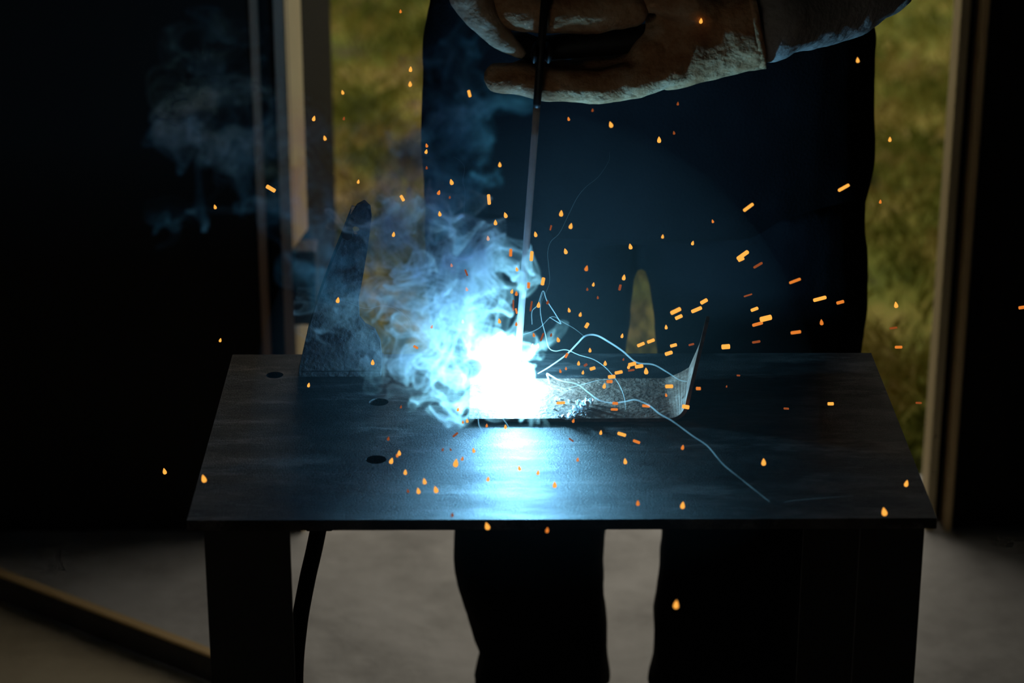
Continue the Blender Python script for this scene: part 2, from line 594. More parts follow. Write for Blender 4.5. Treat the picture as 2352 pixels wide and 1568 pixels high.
# ---------------------------------------------------------------- workpiece: bent plate with an upturned tapering flange
WT = 0.004
wf = at_z(1545, 968, TZ).y
wb = wf + 0.112
wx0 = at_z(1078, 950, TZ + WT).x
wx1 = at_z(1538, 962, TZ + WT).x
work = empty('workpiece', ((wx0 + wx1) / 2, (wf + wb) / 2, TZ), 'brown steel plate with one upturned tapering end being welded on the table', 'steel plate')
pl = bmesh.new()
prof = [(wx0, TZ), ((wx0 + wx1) / 2, TZ), (wx1, TZ)]
rB = 0.020
tiltang = math.radians(79)
nseg = 8
for i in range(1, nseg + 1):
    aa = tiltang * i / nseg
    prof.append((wx1 + rB * math.sin(aa), TZ + rB * (1 - math.cos(aa))))
ex, ez = prof[-1]
for hlen in (0.03, 0.06, 0.082, 0.098):
    prof.append((ex + hlen * math.cos(tiltang), ez + hlen * math.sin(tiltang)))


def off(i):
    a_ = Vector(prof[max(i - 1, 0)])
    b_ = Vector(prof[min(i + 1, len(prof) - 1)])
    t = (b_ - a_).normalized()
    return Vector((-t.y, t.x)) * WT


np_ = len(prof)
fa, fb, ba, bb = [], [], [], []
for i, (x, z) in enumerate(prof):
    o_ = off(i)
    k = max(0, (z - TZ - 0.045) / 0.075)
    ybk = wb - k * (wb - wf - 0.006)
    yfr = wf
    spl = (ybk - yfr) * 0.167 * max(0, min(1, (z - TZ - 0.002) / 0.02))      # the flange splays open towards the back
    fa.append(pl.verts.new((x, yfr, z)))
    fb.append(pl.verts.new((x + o_.x, yfr, z + o_.y)))
    ba.append(pl.verts.new((x + spl, ybk, z)))
    bb.append(pl.verts.new((x + o_.x + spl, ybk, z + o_.y)))
for i in range(np_ - 1):
    pl.faces.new((fa[i], fa[i + 1], fb[i + 1], fb[i]))
    pl.faces.new((ba[i], bb[i], bb[i + 1], ba[i + 1]))
    pl.faces.new((fb[i], fb[i + 1], bb[i + 1], bb[i]))
    pl.faces.new((fa[i], ba[i], ba[i + 1], fa[i + 1]))
pl.faces.new((fa[0], fb[0], bb[0], ba[0]))
pl.faces.new((fa[-1], ba[-1], bb[-1], fb[-1]))
bm_obj('bent_plate', pl, M['work'], work)
# slag lumps
sl = bmesh.new()
r2 = random.Random(5)
for i in range(70):
    t = r2.random()
    px = 1298 + 54 * t + r2.gauss(0, 5)
    py = 962 - 34 * t + r2.gauss(0, 5)
    if i % 4 == 0:
        px, py = r2.uniform(1270, 1350), r2.uniform(915, 960)
    c = at_z(px, min(py, 962), TZ + WT + 0.001)
    rr = r2.uniform(0.0012, 0.0034) * (0.8 if i % 4 else 0.5)
    b_ = bmesh.new()
    bmesh.ops.create_icosphere(b_, subdivisions=1, radius=rr)
    for v in b_.verts:
        v.co = v.co * r2.uniform(0.7, 1.4) + Vector((c.x, c.y, TZ + WT + rr * 0.5 + (0.006 * t if i % 4 else 0) * r2.random()))
    merge(sl, b_)
o = bm_obj('slag_crumbs', sl, M['slag'], work)
tag(o, kind='stuff', label='pale crumbly slag beside the weld')

# ---------------------------------------------------------------- dark bracket standing on the table
YB = 2.462
out_px = [(687, 872), (689, 838), (704, 772), (729, 692), (759, 612), (789, 537), (803, 500), (819, 474), (836, 465), (850, 478), (853, 502), (846, 560),
          (833, 640), (823, 690), (825, 732), (838, 748), (860, 760), (873, 786), (876, 812), (876, 872)]
bp = [at_y(x, y, YB) for x, y in out_px]
for p in bp:
    p.z = max(p.z, TZ)
bp[0].z = TZ
bp[-1].z = TZ
br = empty('steel_bracket', (bp[0].x + 0.04, YB, TZ), 'dark slanted steel bracket with rounded tip and hole standing on the table', 'bracket')
bb_ = bmesh.new()
vs = [bb_.verts.new((p.x, YB, p.z)) for p in bp]
ed = [bb_.edges.new((vs[i], vs[(i + 1) % len(vs)])) for i in range(len(vs))]
hc = at_y(817, 529, YB)
hv = [bb_.verts.new((hc.x + 0.0042 * math.cos(k * math.pi / 8), YB, hc.z + 0.0046 * math.sin(k * math.pi / 8))) for k in range(16)]
ed += [bb_.edges.new((hv[i], hv[(i + 1) % 16])) for i in range(16)]
bmesh.ops.triangle_fill(bb_, use_beauty=True, edges=ed, normal=(0, -1, 0))
ext = bmesh.ops.extrude_face_region(bb_, geom=bb_.faces[:])
bmesh.ops.translate(bb_, verts=[g for g in ext['geom'] if isinstance(g, bmesh.types.BMVert)], vec=(0, 0.010, 0))
bm_obj('web_plate', bb_, M['bracket'], br)
# flange folded back along the slanted edge
fbm = bmesh.new()
fp = bp[1:7]
for i in range(len(fp) - 1):
    p, q = fp[i], fp[i + 1]
    dd = (q - p).normalized()
    n_ = Vector((dd.z, 0, -dd.x)) * 0.005
    quad = []
    for y in (YB - 0.004, YB + 0.045):
        for c in (p, q, q + n_, p + n_):
            quad.append(fbm.verts.new((c.x, y, c.z)))
    for f in ((0, 1, 2, 3), (4, 5, 6, 7), (0, 1, 5, 4), (1, 2, 6, 5), (2, 3, 7, 6), (3, 0, 4, 7)):
        fbm.faces.new([quad[k] for k in f])
bm_obj('folded_flange', fbm, M['bracket'], br)
ft = bmesh.new()
box(ft, (bp[0].x, YB - 0.004, TZ), (bp[-1].x, YB + 0.055, TZ + 0.006), 0.001)
bm_obj('foot_plate', ft, M['bracket'], br)
nb_ = bmesh.new()
pn = at_y(797, 531, YB)
bmesh.ops.create_cone(nb_, cap_ends=True, segments=6, radius1=0.0062, radius2=0.0062, depth=0.014, matrix=Matrix.Translation((pn.x + 0.001, YB - 0.006, pn.z)) @ Matrix.Rotation(math.pi / 2, 4, 'X'))
bm_obj('bolt_head', nb_, M['black_plastic'], br)

# ---------------------------------------------------------------- the welder
PX = 2.88
person = empty('person', (at_y(1480, 800, PX).x, PX, 0), 'welder in dark work clothes and tan gauntlet gloves standing behind the table', 'person')


def sec(y, x0, x1, Y=PX, ry=None):
    p, q = at_y(x0, y, Y), at_y(x1, y, Y)
    h_ = (q.x - p.x) / 2
    return ((p.x + q.x) / 2, Y, p.z), h_, (ry if ry else h_ * 0.95)


def section_loft(bm, secs, n=32):
    """horizontal elliptical sections"""
    rings = []
    for c, rx, ry in secs:
        rings.append([bm.verts.new((c[0] + rx * math.cos(k * 2 * math.pi / n), c[1] + ry * math.sin(k * 2 * math.pi / n), c[2])) for k in range(n)])
    for i in range(len(rings) - 1):
        for k in range(n):
            bm.faces.new((rings[i][k], rings[i][(k + 1) % n], rings[i + 1][(k + 1) % n], rings[i + 1][k]))
    bm.faces.new(rings[0])
    bm.faces.new(rings[-1][::-1])


body = bmesh.new()
# trouser legs
legL = [sec(430, 985, 1470, ry=.135), sec(520, 975, 1468, ry=.13), sec(570, 976, 1464, ry=.128), sec(610, 978, 1459, ry=.125), sec(700, 988, 1449, ry=.12), sec(810, 1004, 1440, ry=.115), sec(1000, 1026, 1414, ry=.105),
        sec(1212, 1045, 1392, ry=.095), sec(1295, 1038, 1390, ry=.093), sec(1400, 1070, 1392, ry=.088), sec(1490, 1098, 1398, ry=.085), sec(1560, 1082, 1404, ry=.09)]
legR = [sec(430, 1470, 1985, ry=.135), sec(520, 1472, 1985, ry=.13), sec(570, 1478, 1988, ry=.128), sec(610, 1486, 1990, ry=.125), sec(690, 1497, 1992, ry=.12), sec(810, 1506, 1978, ry=.115), sec(1000, 1515, 1950, ry=.105),
        sec(1212, 1520, 1885, ry=.095), sec(1320, 1512, 1860, ry=.093), sec(1400, 1503, 1845, ry=.09), sec(1490, 1500, 1838, ry=.088), sec(1568, 1488, 1842, ry=.09)]
section_loft(body, legL)
section_loft(body, legR)
# hips, belly, chest, neck, head
torso = [sec(500, 1000, 1972, ry=.12), sec(460, 976, 1984, ry=.14), sec(350, 967, 2004, ry=.15), sec(200, 970, 2008, ry=.15), sec(80, 976, 2004, PX - .01, .15), sec(-60, 1000, 1985, PX - .03, .145)]
tc0 = torso[-1][0]
torso += [((tc0[0], PX - .05, 1.20), .255, .14), ((tc0[0], PX - .08, 1.32), .25, .13), ((tc0[0], PX - .10, 1.41), .20, .11), ((tc0[0], PX - .12, 1.46), .10, .08), ((tc0[0], PX - .15, 1.52), .06, .062)]
section_loft(body, torso)
ball(body, (tc0[0], PX - .20, 1.61), (0.078, 0.098, 0.118))
# arms as part of the one body (the sleeves go over them)
shR = Vector((tc0[0] + .22, PX - .08, 1.36))
elR = at_y(2000, -45, 2.64)
wrR = at_y(1745, 52, 2.47)
shL = Vector((tc0[0] - .22, PX - .08, 1.36))
elL = Vector((shL.x - 0.07, 2.68, 1.16))
wrL = at_y(1035, -140, 2.47)
for s_, e_, w_ in ((shR, elR, wrR), (shL, elL, wrL)):
    capsule(body, [s_, (s_ + e_) / 2, e_, (e_ + w_) / 2, w_], [.062, .055, .046, .040, .034])
remeshed('body', body, 0.007, M['trousers'], person, 6, 0.012, 0.09)

# jacket hanging to the hip
jk = bmesh.new()
J = [sec(478, 982, 1986, ry=.148), sec(440, 974, 1990, ry=.156), sec(350, 965, 2007, ry=.162), sec(200, 968, 2012, ry=.162), sec(80, 974, 2009, PX - .01, .162), sec(-60, 998, 1990, PX - .03, .155)]
J += [((c[0], c[1], c[2]), rx + .01, ry + .01) for c, rx, ry in torso[6:10]]
section_loft(jk, J)
remeshed('jacket', jk, 0.009, M['jacket'], person, 5, 0.010, 0.10)
pz = at_y(1480, 560, PX - .16).z
# boots
for (cx0, cx1) in ((1098, 1398), (1500, 1838)):
    bo = bmesh.new()
    a_, b_ = at_y(cx0, 1490, PX), at_y(cx1, 1490, PX)
    cx = (a_.x + b_.x) / 2
    sweep(bo, [(cx, PX + .02, .24), (cx, PX + .02, .14), (cx, PX, .07)], [.062, .06, .065], 18)
    capsule(bo, [(cx, PX + .05, .05), (cx, PX - .06, .05), (cx - .01, PX - .17, .045)], [.05, .055, .046], 18)
    ob = remeshed('boot', bo, 0.007, M['boot'], person, 5)
    for v in ob.data.vertices:
        v.co.z = max(v.co.z, 0.004)
    so = bmesh.new()
    pts = []
    for k in range(28):
        an = k * 2 * math.pi / 28
        pts.append((cx + .055 * math.cos(an), PX - .06 + .16 * math.sin(an)))
    lo_ = [so.verts.new((x, y, 0.001)) for x, y in pts]
    hi_ = [so.verts.new((x, y, 0.022)) for x, y in pts]
    so.faces.new(lo_[::-1])
    so.faces.new(hi_)
    for k in range(28):
        so.faces.new((lo_[k], lo_[(k + 1) % 28], hi_[(k + 1) % 28], hi_[k]))
    bm_obj('boot_sole', so, M['rubber'], ob)
# welding hood over the face
hd = bmesh.new()
ball(hd, (tc0[0], PX - .215, 1.60), (0.115, 0.13, 0.15))
hood = remeshed('welding_hood', hd, 0.01, M['black_plastic'], person, 2)
ln = bmesh.new()
box(ln, (tc0[0] - .05, PX - .352, 1.60), (tc0[0] + .05, PX - .335, 1.65), 0.003)
bm_obj('viewing_lens', ln, M['boot'], hood)


# sleeves
def sleeve(pts, radii):
    bm = bmesh.new()
    capsule(bm, pts, radii, 20)
    return remeshed('sleeve', bm, 0.006, M['sleeve'], person, 5, 0.011, 0.05)


sleeve([shR, (shR + elR) / 2 + Vector((0.02, 0, 0)), elR, elR.lerp(wrR, .35), elR.lerp(wrR, .7), wrR + Vector((.01, 0, 0))], [.075, .066, .055, .052, .047, .043])
sleeve([shL, (shL + elL) / 2, elL, elL.lerp(wrL, .5), wrL], [.075, .066, .056, .05, .043])

# gloves. GY: plane of the hands; offsets are metres in depth
GY = 2.462
S = 0.000456


def gp(px, py, dy=0.0):
    return at_y(px, py, GY + dy)


g = bmesh.new()
# cuff, back of the hand
sweep(g, [gp(1742, 58), gp(1690, 68), gp(1620, 88), gp(1560, 105), gp(1500, 122)], [(.043, .046), (.041, .045), (.037, .044), (.034, .044), (.029, .042)], 22)
ball(g, gp(1500, 122), (.026, .040, .026))
# lowest finger, nearest the lens, then the three behind it
capsule(g, [gp(1545, 150, -.022), gp(1470, 186, -.026), gp(1380, 199, -.028), gp(1260, 192, -.028), gp(1185, 182, -.026), gp(1143, 177, -.022)], [.0205, .0195, .0188, .0186, .0178, .0160])
capsule(g, [gp(1530, 130, .0), gp(1430, 168, .0), gp(1330, 178, -.002), gp(1240, 172, -.002), gp(1196, 168, .0)], [.020, .0185, .0178, .0172, .0155])
capsule(g, [gp(1530, 120, .024), gp(1430, 158, .024), gp(1340, 170, .024), gp(1270, 168, .022)], [.019, .018, .0172, .0155])
capsule(g, [gp(1530, 115, .046), gp(1440, 150, .046), gp(1370, 165, .044), gp(1320, 165, .042)], [.018, .0165, .0155, .014])
# thumb, folded over the handle
capsule(g, [gp(1640, 50, -.012), gp(1575, 12, -.020), gp(1510, -6, -.018), gp(1468, -2, -.012)], [.022, .0195, .018, .0155])
gl = remeshed('glove', g, 0.0042, M['leather'], person, 3, 0.007, 0.035)
gl['label'] = 'scorched tan leather gauntlet supporting the electrode holder from below'
# cuff hem
ch = bmesh.new()
sweep(ch, [gp(1726, 60), gp(1742, 57)], [(.0435, .0462), (.0445, .047)], 28, cap=True)
bm_obj('cuff_hem', ch, M['leather'], gl, True)

g = bmesh.new()
capsule(g, [gp(1035, -150), gp(1075, -105), gp(1130, -70), gp(1190, -50)], [.042, .043, .042, .038], 20)
for k, (dy, y0, x1, r_) in enumerate(((-.020, 30, 1448, .0225), (.002, -15, 1462, .0215), (.006, -62, 1440, .0205), (.004, -105, 1400, .019))):
    capsule(g, [gp(1165, y0 - 12, dy), gp(1260, y0, dy - .004), gp(1370, y0 - 2, dy - .004), gp(x1, y0 - 12, dy)], [r_ * 1.05, r_ * 1.05, r_, r_ * .92])
gu = remeshed('glove', g, 0.0042, M['leather'], person, 3, 0.007, 0.035)
gu['label'] = 'tan leather gauntlet gripping the electrode holder from above'
g = bmesh.new()
sweep(g, [gp(1068, -62, -.022), gp(1080, -10, -.026), gp(1108, 40, -.030), gp(1140, 78, -.032), gp(1172, 104, -.034), gp(1196, 121, -.034), gp(1208, 129, -.034)],
      [(.030, .024), (.0290, .022), (.0235, .018), (.0150, .014), (.0085, .010), (.0055, .007), (.0030, .004)], 20)
ball(g, gp(1068, -62, -.022), .027)
gt = remeshed('glove_thumb', g, 0.003, M['leather_pale'], gu, 2, 0.004, 0.03)
gt['label'] = 'pale leather thumb with a pinched tip'

# ---------------------------------------------------------------- electrode holder and rod
TIP = at_z(1186, 866, TZ + WT + 0.010)
ROD_TOP = at_y(1256, -60, 2.402)
jw = at_y(1245, 122, 2.405)
hold = empty('electrode_holder', tuple(jw), 'black electrode holder gripped by both leather gloves', 'electrode holder')
hb = bmesh.new()
sweep(hb, [gp(1232, 112, -.006), gp(1300, 106, -.004), gp(1400, 96, .0), gp(1520, 82, .004), gp(1620, 62, .012)], [.0125, .0135, .0145, .0145, .012], 18)
bm_obj('handle', hb, M['black_plastic'], hold, True)
jb = bmesh.new()
sweep(jb, [gp(1165, 96, .0), gp(1200, 105, -.004), gp(1236, 114, -.010)], [.011, .0145, .0125], 14)
for s_ in (-1, 1):
    c0 = gp(1240, 114, -.012)
    c1 = jw + Vector((0.0075 * s_, 0.004, 0.0))
    sweep(jb, [c0 + Vector((0.006 * s_, 0, 0)), c1 + Vector((0, -.012, 0))], [(.004, .010), (.003, .009)], 10)
bm_obj('jaw', jb, M['black_plastic'], hold, True)
rod = empty('welding_electrode', tuple(TIP), 'long grey coated welding electrode running down from the holder into the arc', 'electrode')
rb = bmesh.new()
RT = TIP.lerp(ROD_TOP, 0.02)
kS = (RT.z - at_y(1232, 248, 2.405).z) / (RT.z - ROD_TOP.z)          # where the grey coating stops and the dark end starts
sweep(rb, [RT.lerp(ROD_TOP, kS * k / 10) for k in range(11)], 0.0038, 16)
bm_obj('flux_coating', rb, M['flux'], rod, True)
rb = bmesh.new()
sweep(rb, [RT.lerp(ROD_TOP, kS), RT.lerp(ROD_TOP, kS + 0.01), ROD_TOP], [0.0038, 0.0042, 0.0042], 14)
bm_obj('dark_end', rb, M['black_plastic'], rod, True)

# ---------------------------------------------------------------- the arc
ARC = TIP + Vector((-0.002, -0.010, 0.003))
arc = empty('welding_arc', tuple(ARC), 'blinding blue white welding arc between the electrode tip and the plate', 'arc')
ab = bmesh.new()
b_ = bmesh.new()
bmesh.ops.create_icosphere(b_, subdivisions=3, radius=0.0075)
r3 = random.Random(3)
for v in b_.verts:
    v.co = v.co * (1 + 0.18 * math.sin(v.co.x * 900 + 1) * math.sin(v.co.z * 700)) + ARC
merge(ab, b_)
bm_obj('arc_core', ab, emit_mat('arc_plasma', (0.8, 0.92, 1.0), 60.0), arc, True)
ld = bpy.data.lights.new('arc_light', 'POINT')
ld.energy = ARC_POWER
ld.color = ARC_COLOR
ld.shadow_soft_size = 0.012
lo = bpy.data.objects.new('arc_light', ld)
C.objects.link(lo)
lo.parent = arc
lo.matrix_parent_inverse = Matrix.Translation(-arc.location)
lo.location = ARC


# ---------------------------------------------------------------- smoke
def band_noise(seed, n, kmin, kmax, comps):
    """smooth periodic random fields on an n^3 lattice (unit variance)"""
    r = np.random.default_rng(seed)
    f = np.fft.fftfreq(n) * n
    kx, ky, kz = np.meshgrid(f, f, f, indexing='ij')
    k = np.sqrt(kx * kx + ky * ky + kz * kz)
    filt = ((k >= kmin) & (k <= kmax)).astype(np.float32) / np.maximum(k, 1) ** 1.2
    out = []
    for _ in range(comps):
        a = np.fft.ifftn(np.fft.fftn(r.standard_normal((n, n, n))) * filt).real
        out.append((a / a.std()).astype(np.float32))
    return out


def curl_field(seed, n, kmin, kmax):
    a, b, c = band_noise(seed, n, kmin, kmax, 3)

    def d(f, ax):
        return (np.roll(f, -1, ax) - np.roll(f, 1, ax)) * 0.5
    v = np.stack([d(c, 1) - d(b, 2), d(a, 2) - d(c, 0), d(b, 0) - d(a, 1)], -1)
    v /= np.sqrt((v ** 2).sum(-1).mean())
    return np.ascontiguousarray(v.reshape(-1, 3).astype(np.float32))


def look(table_, n, p, period):
    """trilinear lookup of a periodic lattice; p (M,3) metres"""
    q = (p * np.float32(n / period)).astype(np.float32)
    fl_ = np.floor(q)
    t = q - fl_
    t = t * t * (3 - 2 * t)
    i0 = fl_.astype(np.int32) % n
    i1 = (i0 + 1) % n
    X0, X1 = i0[:, 0] * (n * n), i1[:, 0] * (n * n)
    Y0, Y1 = i0[:, 1] * n, i1[:, 1] * n
    Z0, Z1 = i0[:, 2], i1[:, 2]
    tx_, ty_, tz_ = (t[:, k:k + 1] if table_.ndim > 1 else t[:, k] for k in range(3))

    def g_(i):
        return table_[i]
    c00 = g_(X0 + Y0 + Z0) * (1 - tx_) + g_(X1 + Y0 + Z0) * tx_
    c10 = g_(X0 + Y1 + Z0) * (1 - tx_) + g_(X1 + Y1 + Z0) * tx_
    c01 = g_(X0 + Y0 + Z1) * (1 - tx_) + g_(X1 + Y0 + Z1) * tx_
    c11 = g_(X0 + Y1 + Z1) * (1 - tx_) + g_(X1 + Y1 + Z1) * tx_
    return (c00 * (1 - ty_) + c10 * ty_) * (1 - tz_) + (c01 * (1 - ty_) + c11 * ty_) * tz_


def sstep(x, a, b):
    t = np.clip((x - a) / (b - a), 0, 1)
    return t * t * (3 - 2 * t)


NL = 48
CURL_BIG = curl_field(21, NL, 2, 4)
CURL_MID = curl_field(22, NL, 3, 6)


def upsample(a, fu, fv):
    """bilinear upsampling of a (U,V,3) lattice, V periodic"""
    U, V_, _ = a.shape
    u = np.linspace(0, U - 1, (U - 1) * fu + 1, dtype=np.float32)
    i = np.minimum(u.astype(np.int32), U - 2)
    t = (u - i)[:, None, None]
    a = a[i] * (1 - t) + a[i + 1] * t
    v = np.arange(V_ * fv, dtype=np.float32) / fv
    j = v.astype(np.int32)
    t = (v - j)[None, :, None]
    return a[:, j] * (1 - t) + a[:, (j + 1) % V_] * t


def smoke_density(lo_, hi_, vox, blobs, big, mid, steps, floor_z, shells=4, seed=1, seed_shift=(0, 0, 0), fine=0.45, soft=0.5):
    """thin closed sheets of smoke, one set per blob (centre, radii, weight), folded by eddies and gathered on a lattice.
    Returns density flattened with x fastest."""
    lo_, hi_ = np.array(lo_, np.float32), np.array(hi_, np.float32)
    res = np.maximum(2, np.round((hi_ - lo_) / vox).astype(int) + 1)
    cell = (hi_ - lo_) / (res - 1)
    D = np.zeros(int(res.prod()), np.float64)
    r = np.random.default_rng(seed)
    sh = np.array(seed_shift, np.float32)
    for c, rad, wgt in blobs:
        rad = np.array(rad, np.float32)
        for k in range(shells):
            f = 0.45 + 0.75 * (k + r.uniform(0, 1)) / shells
            cc = np.array(c, np.float32) + r.normal(0, 0.25, 3).astype(np.float32) * rad
            ax_ = rad * f * np.array([r.uniform(0.75, 1.2), r.uniform(0.7, 1.2), r.uniform(0.9, 1.6)], np.float32)
            U, V_ = 34, 60
            th = (np.arange(U, dtype=np.float32) + 0.5) / U * np.pi
            ph = np.arange(V_, dtype=np.float32) / V_ * 2 * np.pi
            q = np.linalg.qr(r.normal(0, 1, (3, 3)))[0].astype(np.float32)
            sp_ = np.stack([np.sin(th)[:, None] * np.cos(ph), np.sin(th)[:, None] * np.sin(ph), np.cos(th)[:, None] * np.ones_like(ph)], -1)
            p = ((sp_ @ q) * ax_ + cc).reshape(-1, 3).astype(np.float32)
            for _ in range(steps):
                p += look(CURL_BIG, NL, p + sh, big[0]) * np.float32(big[1] / steps)
                p += look(CURL_MID, NL, p + sh, mid[0]) * np.float32(mid[1] / steps)
            p += cc - p.mean(0)                                  # keep the puff where it was drawn
            n_u = max(2, int(np.ceil(3.2 * ax_.max() * np.pi / U / (vox * fine))))
            n_v = max(2, int(np.ceil(2.2 * ax_.max() * 2 * np.pi / V_ / (vox * fine))))
            pp = upsample(p.reshape(U, V_, 3), n_u, n_v)
            m_ = upsample((np.sin(th)[:, None, None] * np.ones((1, V_, 1))).astype(np.float32), n_u, n_v)
            m_ = m_ / m_.sum() * (ax_.prod() ** (2 / 3) * 4 * np.pi) * wgt
            m_ = m_.reshape(-1)
            pp = pp.reshape(-1, 3)
            ij = np.round((pp - lo_) / cell).astype(np.int32)
            ok = ((ij >= 0) & (ij < res)).all(1) & (pp[:, 2] > floor_z)
            ij, m_ = ij[ok], m_[ok]
            D += np.bincount(ij[:, 0] + res[0] * (ij[:, 1] + res[1] * ij[:, 2]), weights=m_, minlength=len(D))
    D = (D / (vox ** 2)).astype(np.float32).reshape(res[2], res[1], res[0])     # ~1 where one sheet crosses a voxel

    def blur(a, n_):
        for _ in range(n_):
            for x_ in range(3):
                a = 0.5 * a + 0.25 * (np.roll(a, 1, x_) + np.roll(a, -1, x_))
        return a
    fineD = blur(D, 1)
    D = fineD * (1 - soft) + soft * blur(fineD, 5)
    D[0], D[-1], D[:, 0], D[:, -1], D[:, :, 0], D[:, :, -1] = 0, 0, 0, 0, 0, 0
    D[D < 0.01] = 0
    return res, lo_, hi_, D.ravel()

SY = 2.43                                       # depth of the plume


def sb(px, py, r_px, w_, dy=0.0, depth=1.0):
    s_ = 0.00045
    c = at_y(px, py, SY + dy)
    return (tuple(c), (r_px * s_, r_px * s_ * depth, r_px * s_), w_)


NEAR = [
    sb(1165, 845, 40, .9, -.01), sb(1128, 800, 36, .8, -.01), sb(1105, 850, 34, .8, -.02), sb(1212, 815, 20, .3, -.01), sb(1245, 860, 22, 0, -.02),
    sb(1095, 765, 36, .7), sb(1135, 715, 32, .7), sb(1118, 745, 34, .6), sb(1055, 745, 40, .5),
    sb(1110, 600, 66, .85, .0, .6), sb(1138, 625, 40, .6, .0, .6), sb(1060, 575, 54, .7, .0, .7), sb(1040, 640, 54, .5), sb(1105, 665, 40, .5), sb(1010, 700, 48, .45),
    sb(980, 600, 50, .5), sb(1000, 770, 50, .5), sb(955, 715, 44, .35), sb(965, 815, 46, .45, -.01), sb(1010, 865, 46, .6, -.03), sb(1060, 900, 42, .7, -.05), sb(1055, 940, 28, .6, -.085),
    sb(1100, 935, 26, .5, -.08), sb(1160, 950, 30, .35, -.10), sb(1215, 935, 24, .35, -.09),  # puffs put in below the arc to imitate its glow
    sb(930, 660, 40, .2), sb(960, 895, 24, .3, -.04), sb(925, 540, 50, .28), sb(895, 480, 44, .25), sb(960, 500, 50, .3), sb(870, 560, 36, .15),
    sb(990, 545, 44, .35), sb(850, 795, 44, .16), sb(810, 760, 34, .16), sb(770, 720, 34, .14), sb(745, 680, 30, .14), sb(905, 805, 40, .18), sb(840, 700, 40, .06),
]
FAR = [
    sb(1012, 325, 34, .9, .06, .6), sb(1000, 375, 30, .7, .05, .6), sb(1060, 275, 52, .7, .06, .5), sb(1085, 225, 50, .6, .06, .5), sb(1030, 140, 56, .6, .06, .5), sb(995, 430, 40, .5, .04, .6), sb(1020, 480, 44, .5, .03, .6),
    sb(900, 400, 70, .22, .03, .5), sb(850, 310, 70, .12, .04, .5), sb(930, 470, 52, .45, .02, .6),
    sb(760, 560, 50, .40, .02, .6), sb(720, 500, 46, .45, .02, .6), sb(690, 440, 44, .40, .03, .6), sb(705, 345, 46, .22, .03, .5), sb(690, 600, 34, .4, .02), sb(745, 640, 36, .35, .02),
    sb(640, 420, 40, .35, .03), sb(620, 330, 46, .4, .03, .6), sb(545, 345, 34, 1.2, .03, .6), sb(575, 290, 46, .5, .03, .6), sb(500, 275, 44, .9, .03, .6), sb(445, 260, 40, 1.1, .03, .6), sb(415, 315, 30, 1.3, .03, .6), sb(375, 245, 26, 1.2, .03, .6), sb(450, 320, 28, .9, .03, .6),
    sb(560, 215, 46, .35, .03, .5), sb(460, 90, 50, .35, .03, .5), sb(480, 160, 34, .3, .03, .5), sb(455, 450, 34, .3, .03, .5),
]
# puffs far from the arc are made denser to offset its light falloff
_a = at_y(1186, 866, SY)
NEAR = [(c, r_, w_ * (0.5 + 1.25 * (Vector(c) - Vector(_a)).length / 0.10)) for c, r_, w_ in NEAR]
nlo, nhi = at_y(690, 990, SY), at_y(1310, 425, SY)
near_lo, near_hi = (nlo.x, SY - .125, TZ + .002), (nhi.x, SY + .06, nhi.z)
flo, fhi = at_y(320, 700, SY), at_y(1260, -10, SY)
far_lo, far_hi = (flo.x, SY - .05, flo.z), (fhi.x, SY + .15, fhi.z)

PLUME_DENSITY = 95.0
DRIFT_DENSITY = 58.0
HAZE_DENSITY = 0.040


